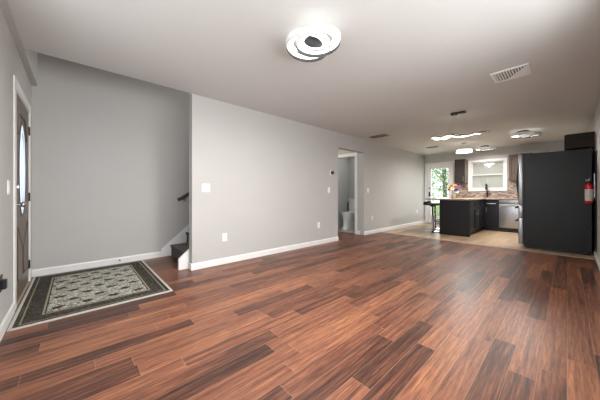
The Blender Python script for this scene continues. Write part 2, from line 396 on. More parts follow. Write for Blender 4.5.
def base_prof(side, a, b, c, name):
    """a..b along the wall, c the wall plane; side = direction out of the wall"""
    m = MB(); t = .014
    if side in ('-y', '+y'):
        s_ = -1 if side == '-y' else 1
        m.prism([(c, 0), (c+s_*t, 0), (c+s_*t, .075), (c+s_*t*.5, .09), (c, .09)], 'x', a, b)
    else:
        s_ = -1 if side == '-x' else 1
        m.prism([(c, 0), (c+s_*t, 0), (c+s_*t, .075), (c+s_*t*.5, .09), (c, .09)], 'y', a, b)
    return struct(m.build(name, M['white']))
base_prof('-y', PX-.014, OX0, YP, 'baseboard_partition')
base_prof('-y', OX1, XF, YP, 'baseboard_dining')
base_prof('-x', YP, YP+.10, PX, 'baseboard_end')
base_prof('-y', XL, 1.06, YB, 'baseboard_back')
base_prof('+x', YR, DY0-.11, XL, 'baseboard_left')
base_prof('+y', XL, 6.42, YR, 'baseboard_right')
base_prof('-x', 4.62, 4.80, OX1, 'baseboard_nook')
base_prof('-x', YP+.12, BDY0-.075, OX1, 'baseboard_reveal')

# bathroom door frame (white casing on the nook side)
t = struct(MB().box(OX1-.018, OX1, BDY0-.07, BDY0, 0, BDH+.0).box(OX1-.018, OX1, BDY1, BDY1+.07, 0, BDH)
       .box(OX1-.018, OX1, BDY0-.07, BDY1+.07, BDH, BDH+.075).box(OX1, OX1+.1, BDY0-.001, BDY0+.014, 0, BDH).box(OX1, OX1+.1, BDY1-.014, BDY1+.001, 0, BDH)
       .box(OX1, OX1+.1, BDY0, BDY1, BDH-.014, BDH+.001).build('trim_2', M['white']))
struct(MB().box(OX1-.01, OX1+.11, BDY0+.014, BDY1-.014, 0.0, .012, .004).build('trim_3', M['tile']))

# ------------------------------------------------------------------ windows and doors
def frame_yz(m, x0, x1, y0, y1, z0, z1, wdt):
    m.box(x0, x1, y0, y0+wdt, z0, z1).box(x0, x1, y1-wdt, y1, z0, z1).box(x0, x1, y0+wdt, y1-wdt, z0, z0+wdt).box(x0, x1, y0+wdt, y1-wdt, z1-wdt, z1); return m
win = struct(bpy.data.objects.new('window_1', None)); C.objects.link(win)
cs = MB(); cw = .075
cs.box(XF-.02, XF, KW[0]-cw, KW[0], KW[2]-.07, KW[3]+.07, .004).box(XF-.02, XF, KW[1], KW[1]+cw, KW[2]-.07, KW[3]+.07, .004)
cs.box(XF-.02, XF, KW[0], KW[1], KW[3], KW[3]+.07, .004).box(XF-.03, XF, KW[0], KW[1], KW[2]-.07, KW[2], .004)
cs.build('casing', M['white'], win)
zm = (KW[2]+KW[3])/2
frame_yz(MB(), XF+.045, XF+.075, KW[0], KW[1], zm, KW[3], .03).build('upper_sash', M['white'], win)
frame_yz(MB(), XF+.015, XF+.045, KW[0], KW[1], KW[2], zm+.03, .03).build('lower_sash', M['white'], win)
MB().box(XF+.058, XF+.062, KW[0]+.03, KW[1]-.03, zm+.03, KW[3]-.03).build('pane', M['glass'], win)
MB().box(XF+.028, XF+.032, KW[0]+.03, KW[1]-.03, KW[2]+.03, zm).build('pane', M['glass'], win)
bl = thing('window_shade', 'pale grey shade drawn closed behind the kitchen window glass', 'window shade', (XF+.10, (KW[0]+KW[1])/2, KW[3]))
hw = (KW[1]-KW[0])/2
MB().box(-.004, .004, -hw, hw, KW[2]-KW[3], 0).build('shade_cloth', M['shade'], bl)
MB().rod((0.005, -hw, -.02), (0.005, hw, -.02), .016).build('roller', M['white'], bl, True)

def plain_window(name, axis, plane, a0, a1, z0, z1, sgn):
    o = struct(bpy.data.objects.new(name, None)); C.objects.link(o)
    f = MB(); gl = MB()
    def bx(m, u0, u1, p0, p1, zz0, zz1):
        if axis == 'x': m.box(min(p0, p1), max(p0, p1), u0, u1, zz0, zz1)
        else: m.box(u0, u1, min(p0, p1), max(p0, p1), zz0, zz1)
    p0, p1 = plane+sgn*.04, plane+sgn*.09
    n = 3; st = (a1-a0)/n
    for k in range(n+1):
        c = a0+k*st; bx(f, max(a0, c-.025), min(a1, c+.025), p0, p1, z0, z1)
    for zz in (z0, (z0+z1)/2-.02, z1-.04): bx(f, a0, a1, p0, p1, zz, zz+.04)
    for u0, u1 in ((a0-.07, a0), (a1, a1+.07)): bx(f, u0, u1, plane, plane-sgn*.016, z0-.07, z1+.07)
    bx(f, a0, a1, plane, plane-sgn*.016, z1, z1+.07); bx(f, a0-.09, a1+.09, plane, plane-sgn*.03, z0-.03, z0)
    f.build('window_frame', M['white'], o)
    bx(gl, a0, a1, plane+sgn*.062, plane+sgn*.066, z0, z1); gl.build('pane', M['glass'], o)
plain_window('added_window_left', 'x', XL, *LW, -1)
plain_window('added_window_right', 'y', YR, *RWN, -1)

# front door
d1 = struct(bpy.data.objects.new('door_1', None)); C.objects.link(d1); d1.location = (XL, (DY0+DY1)/2, 0)
hw = (DY1-DY0)/2
cs = MB(); cs.box(0, .010, -hw-.095, -hw, 0, DH+.09, .003).box(0, .010, hw, hw+.095, 0, DH+.09, .003).box(0, .010, -hw, hw, DH, DH+.09, .003)
cs.box(-.12, 0, -hw-.0005, -hw+.012, 0, DH).box(-.12, 0, hw-.012, hw+.0005, 0, DH).box(-.12, 0, -hw, hw, DH-.012, DH+.0005)
cs.build('casing', M['white'], d1)
MB().box(-.12, .012, -hw+.012, hw-.012, 0, .02, .005).build('threshold', M['strip'], d1)
OZ, OA, OBh, OC = 1.31, .20, .47, -.02            # oval: centre height, half width, half height, y
def oval(a, b, n=48): return [(OC+a*math.cos(2*PI*k/n), OZ+b*math.sin(2*PI*k/n)) for k in range(n)]
def slab_with_oval(x0, x1, y0, y1, z0, z1):
    m = MB(); n = 48; bm = m.bm
    inner = oval(OA, OBh, n)
    outer = []
    for (y, z) in inner:
        dy, dz = y-OC, z-OZ
        k = min([(y1-OC)/dy if dy > 1e-6 else 1e9, (y0-OC)/dy if dy < -1e-6 else 1e9, (z1-OZ)/dz if dz > 1e-6 else 1e9, (z0-OZ)/dz if dz < -1e-6 else 1e9])
        outer.append((OC+dy*k, OZ+dz*k))
    # snap the nearest samples to the true corners
    for cy, cz in ((y0, z0), (y0, z1), (y1, z0), (y1, z1)):
        i = min(range(n), key=lambda q: (outer[q][0]-cy)**2+(outer[q][1]-cz)**2); outer[i] = (cy, cz)
    vs = [[bm.verts.new((x, y, z)) for (y, z) in ring] for x in (x0, x1) for ring in (inner, outer)]
    for k in range(n):
        q = (k+1) % n
        bm.faces.new((vs[0][k], vs[0][q], vs[1][q], vs[1][k])); bm.faces.new((vs[2][k], vs[3][k], vs[3][q], vs[2][q]))
        bm.faces.new((vs[0][k], vs[2][k], vs[2][q], vs[0][q])); bm.faces.new((vs[1][k], vs[1][q], vs[3][q], vs[3][k]))
    return m
slab_with_oval(-.045, -.001, -hw+.014, hw-.014, .021, DH-.014).build('door_panel', M['door'], d1)
MB().sweep([(-.001, y, z) for y, z in oval(OA+.014, OBh+.014)], .018, .006, True, 8, (1, 0, 0)).build('oval_moulding', M['doord'], d1, True)
m = MB(); pts = oval(OA+.002, OBh+.002); m.prism(pts, 'x', -.003, .001); m.build('oval_glass', M['frost'], d1)
cm = MB()                                           # lead came pattern in the glass
for s_ in (1, -1):
    cm.sweep([(-.0, OC+s_*OA*.45*math.cos(PI*(k/16-.5)), OZ+OBh*.8*math.sin(PI*(k/16-.5))) for k in range(17)], .004, .004, False, 6, (1, 0, 0))
cm.rod((0.001, OC, OZ-OBh), (0.001, OC, OZ+OBh), .003)
cm.build('lead_came', M['steel'], d1)
sc = MB()                                           # curved mouldings above the oval
for s_ in (1, -1):
    sc.sweep([(-.001, OC+s_*(.06+.20*(k/12)), 1.86-.02-.20*(k/12)**2+.05*math.sin(PI*k/12)) for k in range(13)], .016, .010, False, 6, (1, 0, 0))
sc.build('scroll_moulding', M['doord'], d1, True)
for s_ in (1, -1):                                   # lower raised panels with a swept top
    a, b = (.045, .33)
    top = [(a+(b-a)*k/10, .68-.18*(1-k/10)**1.6+.06*(k/10)**3) for k in range(11)]
    poly = [(s_*y+OC*.3, z) for y, z in [(b, .22)]+[(a, .22)]+top]
    MB().prism(poly if s_ > 0 else poly[::-1], 'x', -.004, .004, .003).build('raised_panel', M['door'], d1)
    MB().sweep([(-.001, y, z) for y, z in poly], .012, .010, True, 6, (1, 0, 0)).build('panel_moulding', M['doord'], d1, True)
kn = MB().rod((-.003, -hw+.075, .955), (.004, -hw+.075, .955), .03).rod((-.004, -hw+.075, .955), (.03, -hw+.075, .955), .011).ball((.044, -hw+.075, .955), .02, .027, .027).build('door_knob', M['chrome'], d1, True)
MB().rod((-.003, -hw+.075, 1.12), (.003, -hw+.075, 1.12), .028).box(.003, .016, -hw+.069, -hw+.081, 1.10, 1.14, .003).build('deadbolt', M['chrome'], d1, True)
for zz in (.22, 1.02, 1.80):
    MB().rod((.006, hw-.006, zz-.05), (.006, hw-.006, zz+.05), .008, seg=10).box(-.013, .004, hw-.05, hw-.006, zz-.05, zz+.05, .002).build('hinge', M['bronze'], d1, True)

# patio door, trees and lawn beyond it
d2 = struct(bpy.data.objects.new('door_2', None)); C.objects.link(d2); d2.location = (XF, (PD[0]+PD[1])/2, 0); hw = (PD[1]-PD[0])/2
cs = MB(); cs.box(-.02, 0, -hw-.06, -hw, 0, PD[3]+.06, .004).box(-.02, 0, hw, hw+.06, 0, PD[3]+.06, .004).box(-.02, 0, -hw, hw, PD[3], PD[3]+.06, .004)
cs.box(0, .14, -hw-.0005, -hw+.012, 0, PD[3]).box(0, .14, hw-.012, hw+.0005, 0, PD[3]).box(0, .14, -hw, hw, PD[3]-.012, PD[3]+.0005)
cs.build('casing', M['white'], d2)
st = MB(); a = hw-.014
st.box(.03, .07, -a, -a+.12, .02, PD[3]-.014).box(.03, .07, a-.12, a, .02, PD[3]-.014).box(.03, .07, -a+.12, a-.12, .02, .24).box(.03, .07, -a+.12, a-.12, PD[3]-.15, PD[3]-.014)
st.build('door_leaf', M['white'], d2)
MB().box(.048, .052, -a+.12, a-.12, .24, PD[3]-.15).build('pane', M['glass'], d2)
MB().box(.024, .03, a-.09, a-.04, .95, 1.12, .003).rod((.024, a-.065, 1.0), (-.02, a-.065, 1.0), .009).rod((-.02, a-.07, 1.0), (-.02, a-.17, 1.0), .009).build('lever_handle', M['black'], d2, True)
MB().rod((.03, a-.065, 1.25), (.012, a-.065, 1.25), .024).build('deadbolt', M['black'], d2, True)
MB().box(0, .14, -hw+.012, hw-.012, 0, .02, .004).build('threshold', M['strip'], d2)
struct(MB().box(XF+.14, 34, -14, 20, -.25, -.12).build('ground', M['grass']))
def tree(name, x, y, h, r, n, lm, label, seed):
    rnd = random.Random(seed); tr = thing(name, label, 'tree', (x, y, -.12), 0, 'trees in the yard beyond the patio door')
    tm = MB(); tm.sweep([(0, 0, 0), (.04, .02, h*.25), (-.03, .05, h*.5), (.02, 0, h*.8)], .11, .11, False, 10)
    for k in range(6):
        a = k*1.05; z0 = h*(.3+.07*k); tm.rod((0, 0, z0), (math.cos(a)*r*.7, math.sin(a)*r*.7, z0+h*.18), .04, .015, 8)
    tm.build('trunk', M['bark'], tr, True)
    f = MB(); bm = f.bm
    for k in range(n):
        while True:
            p = Vector((rnd.uniform(-1, 1), rnd.uniform(-1, 1), rnd.uniform(-1, 1)))
            if .25 < p.length < 1: break
        p = Vector((p.x*r, p.y*r, h*.58+p.z*h*.48)); s_ = rnd.uniform(.09, .2)
        q = Matrix.Rotation(rnd.uniform(0, 6.28), 3, 'Z') @ Matrix.Rotation(rnd.uniform(-1, 1), 3, 'X')
        bm.faces.new([bm.verts.new(p+q @ Vector(v)*s_) for v in ((-.5, 0, 0), (0, -.3, .05), (.6, 0, 0), (0, .3, .05))])
    f.build('foliage', lm, tr)
tree('leafy_tree', 15.2, 4.6, 4.6, 1.3, 2600, M['leaf'], 'nearest green leafy tree seen through the patio door', 1)
tree('leafy_tree', 17.5, 6.4, 5.4, 1.6, 2600, M['leaf2'], 'pale green leafy tree at left edge of the patio door view', 2)
tree('leafy_tree', 22.5, 5.0, 6.0, 2.0, 2600, M['leaf'], 'tall leafy tree farthest back beyond the patio door', 3)

# ------------------------------------------------------------------ staircase
stc = thing('staircase', 'charcoal carpeted staircase climbing behind the grey partition wall', 'staircase', (1.21, YP+.12, 0))
RISE, RUN = .187, .25
for k in range(11):
    m = MB(); x0 = k*RUN; z1 = (k+1)*RISE
    m.box(x0, x0+RUN+.02, .045, YB-YP-.12-.022, max(0, z1-RISE), z1-.025)
    m.box(x0-.022, x0+RUN, .045, YB-YP-.12-.022, z1-.035, z1, .010)
    m.build('step', M['carpet'], stc)
xs = -.155
sl = RISE/RUN*1.12
MB().prism([(xs, 0), (xs, .13), (xs+2.7, .13+2.7*sl), (xs+2.7, 0)], 'y', YB-YP-.12-.02, YB-YP-.12-.001, .002).build('skirt_board', M['white'], stc)
MB().prism([(-.16, 0), (-.16, .15), (2.6, .15+2.76*sl), (2.6, 0)], 'y', .001, .04, .003).build('stringer', M['white'], stc)
hr = thing('handrail', 'dark wooden handrail fixed to the wall above the stairs', 'handrail', (1.30, YB, .95))
MB().sweep([(0, -.07, 0), (.06, -.07, .028), (2.5, -.07, .028+2.44*.62)], .022, .03, False, 10).build('rail', M['rail'], hr, True)
for k in range(3):
    x0 = .12+k*1.0
    MB().rod((x0, 0, x0*.62-.07), (x0, -.07, x0*.62-.045), .008).rod((x0, -.07, x0*.62-.045), (x0, -.07, x0*.62), .008).rod((x0, -.0, x0*.62-.07), (x0, -.006, x0*.62-.07), .028).build('bracket', M['chrome'], hr, True)

# ------------------------------------------------------------------ entry rug
rug = thing('entry_rug', 'patterned cream and charcoal rug on the floor by the front door', 'rug', (.195, 3.715, 0))
MB().box(-RW/2+.01, RW/2-.01, -RL/2+.01, RL/2-.01, 0.0005, .009, .003).build('rug_pile', M['rug'], rug)
bd = MB()
bd.box(-RW/2, RW/2, -RL/2-.012, -RL/2+.014, 0, .011, .003).box(-RW/2, RW/2, RL/2-.014, RL/2+.004, 0, .011, .003)
bd.box(-RW/2-.008, -RW/2+.014, -RL/2-.012, RL/2+.004, 0, .011, .003).box(RW/2-.014, RW/2+.01, -RL/2-.012, RL/2+.004, 0, .011, .003)
bd.build('edge_binding', M['bind'], rug)

# ------------------------------------------------------------------ wall plates
def plate(name, label, cat, x, z, w_, h_, kind, group=None, plane=YP, rz=0.0, loc=None):
    t = thing(name, label, cat, loc or (x, plane, z), rz, group)
    MB().box(-w_/2, w_/2, -.007, 0, -h_/2, h_/2, .003).build('plate', M['plastic'], t)
    if kind == 'switch':
        n = 2 if w_ > .1 else 1
        for k in range(n):
            c = (k-(n-1)/2)*.046
            MB().prism([(-.004, -.033), (-.011, -.033), (-.006, .033), (-.004, .033)], 'x', c-.017, c+.017).build('rocker', M['plastic'], t)
    else:
        for s_ in (1, -1):
            o = MB().box(-.017, .017, -.010, -.005, s_*.02-.014, s_*.02+.014, .003).build('socket', M['plastic'], t)
            MB().box(-.009, -.006, -.0108, -.009, s_*.02-.004, s_*.02+.006).box(.006, .009, -.0108, -.009, s_*.02-.004, s_*.02+.006).build('slots', M['black'], o)
    return t
plate('light_switch', 'white double light switch on partition near the stairs', 'light switch', 1.378, 1.14, .118, .118, 'switch')
plate('light_switch', 'white light switch below the round thermostat', 'light switch', 4.05, 1.136, .075, .118, 'switch')
plate('light_switch', 'white light switch on wall right of the bathroom opening', 'light switch', 5.60, 1.14, .075, .118, 'switch')
plate('light_switch', 'white light switch on left wall beside front door', 'light switch', 0, 0, .075, .118, 'switch', rz=PI/2, loc=(XL, 3.11, 1.11))
plate('wall_outlet', 'white wall outlet low on partition near the stairs', 'outlet', 1.66, .40, .075, .118, 'outlet')
plate('wall_outlet', 'white wall outlet low on partition below the thermostat', 'outlet', 3.73, .40, .075, .118, 'outlet')
plate('wall_outlet', 'white wall outlet low on wall right of bathroom opening', 'outlet', 5.80, .41, .075, .118, 'outlet')
plate('wall_outlet', 'white wall outlet low on wall nearest the patio door', 'outlet', 8.67, .44, .075, .118, 'outlet')
t = thing('plug_adapter', 'black plug adapter low on left wall at picture edge', 'plug', (XL, 2.835, .395), PI/2)
MB().box(-.038, .038, -.007, 0, -.06, .06, .003).build('plate', M['black'], t)
MB().box(-.025, .025, -.032, -.006, -.045, .025, .006).build('adapter_body', M['black'], t)
t = thing('thermostat', 'round black thermostat on white backing plate on the partition', 'thermostat', (4.15, YP, 1.517))
MB().box(-.066, .05, -.008, 0, -.05, .05, .004).build('back_plate', M['plastic'], t)
R90 = Matrix.Rotation(PI/2, 3, 'X')
MB().lathe([(0, .034), (.036, .034), (.042, .028), (.042, .006), (0, .006)], (.008, 0, 0), 28, R90).build('dial', M['black'], t, True)
MB().lathe([(0, .0355), (.012, .0355), (.012, .033), (0, .033)], (.008, 0, 0), 16, R90).build('display', M['lampm'], t, True)
t = thing('door_stop', 'small spring door stop on baseboard behind the rug', 'door stop', (.49, YB-.014, .055))
MB().rod((0, 0, 0), (0, -.006, 0), .012).build('mount', M['steel'], t, True)
MB().sweep([(.006*math.cos(k*.9), -.006-.0009*k, .006*math.sin(k*.9)) for k in range(60)], .0018, .0018, False, 6).build('spring', M['steel'], t, True)
MB().rod((0, -.058, 0), (0, -.07, 0), .009).build('rubber_tip', M['black'], t, True)

# ------------------------------------------------------------------ ceiling lamps
def ring(m, cx, cy, z, ro, ri, h, n=64, tilt=(0, 0)):
    rings = []
    for k in range(n):
        a = 2*PI*k/n; c, s_ = math.cos(a), math.sin(a)
        rings.append([(cx+r*c, cy+r*s_, zz+tilt[0]*r*c+tilt[1]*r*s_) for r, zz in ((ri, z), (ro, z), (ro, z+h), (ri, z+h))])
    vs = [[m.bm.verts.new(p) for p in rg] for rg in rings]
    for k in range(n):
        a, b = vs[k], vs[(k+1) % n]
        for q in range(4): m.bm.faces.new((a[q], a[(q+1) % 4], b[(q+1) % 4], b[q]))
    return m
def lamp_light(parent, z, disk, power, col, power_up):
    d = bpy.data.lights.new('lamp_glow', 'AREA'); d.shape = 'DISK'; d.size = disk; d.energy = power; d.color = col
    o = bpy.data.objects.new('lamp_glow', d); C.objects.link(o); o.location = (0, 0, z); o.parent = parent
    if power_up:
        d = bpy.data.lights.new('lamp_halo', 'POINT'); d.shadow_soft_size = .05; d.energy = power_up; d.color = col
        o = bpy.data.objects.new('lamp_halo', d); C.objects.link(o); o.location = (0, 0, z-.05); o.parent = parent
def swirl_lamp(label, loc, rz, led, power, up):
    t = thing('ceiling_lamp', label, 'ceiling light', loc, rz, 'swirl led ceiling lamps')
    MB().lathe([(0, 0), (.10, 0), (.10, -.030), (.085, -.066), (.06, -.072), (0, -.072)], (0, 0, 0), 40).build('canopy', M['lampd'], t, True)
    # two offset rings of lit diffuser; each band is white outside and dark inside, and glows towards the ceiling
    for (cx, cy, z, ti, ro) in ((-.040, .0, -.090, (-.04, -.07), .188), (.042, -.105, -.120, (.05, .0), .180)):
        ring(MB(), cx, cy, z, ro-.002, ro-.060, .020, tilt=ti).build('led_ring', led, t, True)
        ring(MB(), cx, cy, z-.026, ro+.006, ro+.002, .050, tilt=ti).build('rim', M['plastic'], t, True)
        ring(MB(), cx, cy, z-.027, ro+.002, ro-.002, .051, tilt=ti).build('rim_lining', M['lampd'], t, True)
        ring(MB(), cx, cy, z+.021, ro-.003, ro-.059, .004, tilt=ti).build('back_diffuser', M['ledb'], t, True)
        ring(MB(), cx, cy, z-.003, ro-.058, ro-.062, .008, tilt=ti).build('inner_rim', M['lampm'], t, True)
    for a in (.4, 2.5, 4.6):
        MB().rod((.09*math.cos(a), .09*math.sin(a), -.03), (.125*math.cos(a), .125*math.sin(a), -.075), .006, seg=8).build('arm', M['lampm'], t)
    lamp_light(t, -.165, .30, power, (1, .975, .94), up)
    return t
RZL = math.atan2(-.6756, .7373)
M['lampd'] = mat('grey_lamp_canopy', srgb(48, 52, 52), 0.6, 0.0, noise=0.03, nscale=10)
M['ledb'] = mat('led_back_diffuser', (1, 1, 1, 1), 0.4, emit=0.8, ecol=(1.0, 0.985, 0.96, 1))
swirl_lamp('large white swirl ring lamp on living room ceiling, nearest the camera', (1.53, 1.507, Z), RZL, M['led'], 54, 0)
swirl_lamp('swirl ring ceiling lamp over the kitchen in front of the fridge', (7.28, .66, Z), RZL+.3, M['led'], 44, 0)
swirl_lamp('swirl ring ceiling lamp nearest the kitchen window', (8.75, 1.62, Z), RZL-.4, M['led'], 9, 0)
t = thing('smoke_detector', 'small white smoke detector at top edge of ceiling', 'smoke detector', (.19, 2.05, Z))
MB().lathe([(0, 0), (.06, 0), (.062, -.018), (.05, -.036), (0, -.036)], (0, 0, 0), 28).build('housing', M['plastic'], t, True)
MB().lathe([(0, -.036), (.018, -.036), (.016, -.041), (0, -.041)], (0, 0, 0), 16).build('test_button', M['white'], t, True)

def vent(label, loc, lx, ly, m1, m2, n, along='x', tip=0.0):
    t = thing('ceiling_vent', label, 'vent', loc)
    f = MB(); b = .028
    f.box(-lx/2, lx/2, -ly/2, -ly/2+b, -.012, 0, .003).box(-lx/2, lx/2, ly/2-b, ly/2, -.012, 0, .003)
    f.box(-lx/2, -lx/2+b, -ly/2+b, ly/2-b, -.012, 0, .003).box(lx/2-b, lx/2, -ly/2+b, ly/2-b, -.012, 0, .003)
    f.build('frame', m1, t)
    MB().box(-lx/2+b, lx/2-b, -ly/2+b, ly/2-b, -.0015, 0).build('duct_opening', M['black'], t)
    for k in range(n):
        if along == 'x':
            c = -ly/2+b+(k+.5)*(ly-2*b)/n
            MB().prism([(c-.006, -.003), (c+.005, -.013), (c+.007, -.013), (c-.004, -.003)], 'x', -lx/2+b, lx/2-b).build('slat', m2, t)
        else:
            c = -lx/2+b+(k+.5)*(lx-2*b)/n
            MB().prism([(c-.006, -.003), (c+.005, -.013), (c+.007, -.013), (c-.004, -.003)], 'y', -ly/2+b, ly/2-b).build('slat', m2, t)
    return t
v1 = vent('white square ceiling register nearest the right wall', (3.69, .44, Z), .33, .33, M['plastic'], M['plastic'], 11)
MB().prism([(-.14, -.14), (.14, -.14), (.14, .06)], 'z', -.018, -.013).build('reflection_plate', M['plastic'], v1)  # added white triangle imitates light reflected off the louvers
vent('dark rectangular ceiling vent above the bathroom opening', (5.37, 3.06, Z), .22, .42, M['ventd'], M['ventd'], 14)
vent('small dark ceiling vent near the patio door', (7.80, 2.70, Z), .16, .30, M['ventd'], M['ventd'], 9)

# wavy led pendant over the dining spot
wp_ = thing('wave_pendant', 'wavy warm led pendant hanging below its bronze ceiling canopy', 'pendant lamp', (4.79, 1.25, Z))
MB().box(-.045, .045, -.11, .0, -.035, 0, .012).build('canopy', M['bronze'], wp_, True)
MB().lathe([(0, 0), (.055, 0), (.055, -.03), (.045, -.042), (0, -.042)], (0, .06, 0), 24).build('canopy_cap', M['bronze'], wp_, True)
PZ = -.405
for y0 in (-.05, .06):
    MB().rod((0, y0, -.03), (0, y0*3.4, PZ+.03), .0012, seg=6).build('wire', M['steel'], wp_)
def wave(ph, amp, y0, y1, n=40):
    return [(amp*math.sin(2*PI*1.25*k/n+ph), y0+(y1-y0)*k/n, PZ-.03*(.5-k/n)+.014*math.sin(2*PI*2*k/n+ph)) for k in range(n+1)]
MB().sweep(wave(0, .055, -.30, .40), .009, .007, False, rect=True).build('led_ribbon', M['ledw'], wp_)
MB().sweep(wave(PI, .055, -.06, .40), .009, .007, False, rect=True).build('led_ribbon', M['ledw'], wp_)
pw = [(x, y, z+.020) for x, y, z in wave(0, .055, -.42, .40)]
MB().sweep(pw, .015, .008, False, rect=True).build('metal_band', M['lampm'], wp_)
MB().sweep([(x, y, z+.020) for x, y, z in wave(PI, .055, -.06, .40)], .015, .008, False, rect=True).build('metal_band', M['lampm'], wp_)

lamp_light(wp_, PZ-.06, .3, 12, (1, .93, .8), 2)
rp = thing('ring_pendant', 'two tier white led ring pendant hanging over the peninsula', 'pendant lamp', (7.8, 1.9, Z))
MB().lathe([(0, 0), (.07, 0), (.07, -.02), (0, -.026)], (0, 0, 0), 24).build('canopy', M['chrome'], rp, True)
for zz, r in ((-.215, .18), (-.265, .19)):
    ring(MB(), 0, 0, zz, r, r-.02, .022).build('led_ring', M['ledc'], rp, True)
    ring(MB(), 0, 0, zz+.022, r+.001, r-.021, .005).build('ring_frame', M['chrome'], rp, True)
for k in range(3):
    a = k*2*PI/3+.3
    MB().rod((.03*math.cos(a), .03*math.sin(a), -.02), (.172*math.cos(a), .172*math.sin(a), -.19), .0015, seg=6).rod((.172*math.cos(a), .172*math.sin(a), -.19), (.18*math.cos(a), .18*math.sin(a), -.27), .0015, seg=6).build('wire', M['steel'], rp)

lamp_light(rp, -.33, .3, 42, (1, .99, .97), 2)
# ------------------------------------------------------------------ bathroom
to = thing('toilet', 'white toilet seen through the bathroom doorway', 'toilet', (6.55, 4.44, .004))
def ell(cx, a, b, z, n=28, e=2.2):
    r = []
    for k in range(n):
        c, s_ = math.cos(2*PI*k/n), math.sin(2*PI*k/n)
        r.append((cx+a*math.copysign(abs(c)**(2/e), c), b*math.copysign(abs(s_)**(2/e), s_), z))
    return r
MB().loft([ell(-.50, .27, .125, 0), ell(-.50, .265, .12, .05), ell(-.48, .24, .105, .15), ell(-.47, .25, .13, .30), ell(-.47, .265, .19, .39), ell(-.47, .27, .20, .45)]).build('bowl', M['cer'], to, True)
MB().box(-.30, -.01, -.12, .12, 0.0, .43, .03).build('pedestal', M['cer'], to, True)
MB().loft([ell(-.47, .275, .195, .45), ell(-.47, .28, .2, .458), ell(-.47, .28, .2, .468), ell(-.47, .27, .19, .474)]).build('seat', M['cer'], to, True)
MB().loft([ell(-.47, .275, .195, .475), ell(-.47, .28, .2, .483), ell(-.47, .28, .2, .500), ell(-.47, .25, .17, .51)]).build('lid', M['cer'], to, True)
tk = MB().box(-.20, -.012, -.225, .225, .43, .86, .03, 3).build('tank', M['cer'], to, True)
MB().box(-.212, -.008, -.235, .235, .86, .90, .012).build('tank_lid', M['cer'], tk, True)
MB().rod((-.20, .16, .80), (-.225, .16, .80), .012).rod((-.222, .16, .80), (-.222, .09, .792), .006).build('flush_lever', M['chrome'], tk, True)
tb = thing('toilet_brush', 'slim dark brush holder standing between toilet tank and wall', 'toilet brush', (6.42, 4.735, .004))
MB().lathe([(0, 0), (.055, 0), (.058, .02), (.052, .38), (.03, .42), (0, .42)], (0, 0, 0), 20).build('holder', M['black'], tb, True)
MB().lathe([(.013, .42), (.013, .68), (.02, .72), (.014, .77), (0, .775)], (0, 0, 0), 14).build('handle', M['black'], tb, True)

# ------------------------------------------------------------------ kitchen
def shaker(m, axis, plane, sgn, u0, u1, z0, z1, r=.055, t_=.02):
    """frame and recessed panel of a door lying in the plane"""
    def bx(a0, a1, b0, b1, p0, p1):
        p0, p1 = plane+sgn*p0, plane+sgn*p1
        if axis == 'x': m.box(min(p0, p1), max(p0, p1), a0, a1, b0, b1, .002, 1)
        else: m.box(a0, a1, min(p0, p1), max(p0, p1), b0, b1, .002, 1)
    bx(u0, u0+r, z0, z1, 0, t_); bx(u1-r, u1, z0, z1, 0, t_); bx(u0+r, u1-r, z0, z0+r, 0, t_); bx(u0+r, u1-r, z1-r, z1, 0, t_); bx(u0+r, u1-r, z0+r, z1-r, 0, t_*.4)
    return m
def bar_handle(axis, plane, sgn, p0, p1, mt, parent, r=.006):
    """bar between two (u, z) points on the plane"""
    def P(u, z, o): return (plane+sgn*o, u, z) if axis == 'x' else (u, plane+sgn*o, z)
    m = MB(); m.rod(P(*p0, .035), P(*p1, .035), r)
    for f in (.12, .88):
        u, z = p0[0]+(p1[0]-p0[0])*f, p0[1]+(p1[1]-p0[1])*f
        m.rod(P(u, z, 0), P(u, z, .035), r*.8)
    return m.build('handle', mt, parent, True)
CT = .93
# peninsula: end panel faces the living room, doors face the kitchen aisle
pe = thing('peninsula_cabinet', 'charcoal peninsula cabinet with flat end panel beside bar stools', 'cabinet', (7.05, 1.60, 0))
MB().box(.03, 1.67, .02, .645, .10, CT-.04).build('body', M['charc'], pe)
MB().box(0, .03, 0, .67, 0.0, CT-.04, .003).build('end_panel', M['charc'], pe)
MB().box(.03, 1.67, .645, .67, 0.0, CT-.04).build('back_panel', M['charc'], pe)
MB().box(.03, 1.67, .08, .62, 0, .10).build('toe_kick', M['black'], pe)
for k in range(3):
    x0 = .035+k*.545
    d = shaker(MB(), 'y', .02, -1, x0, x0+.535, .115, .70).build('door', M['charc'], pe)
    bar_handle('y', 0.0, -1, (x0+(.49 if k != 1 else .05), .50), (x0+(.49 if k != 1 else .05), .66), M['chrome'], d)
    d = shaker(MB(), 'y', .02, -1, x0, x0+.535, .715, .875, .035).build('drawer', M['charc'], pe)
    bar_handle('y', 0.0, -1, (x0+.18, .80), (x0+.36, .80), M['chrome'], d)
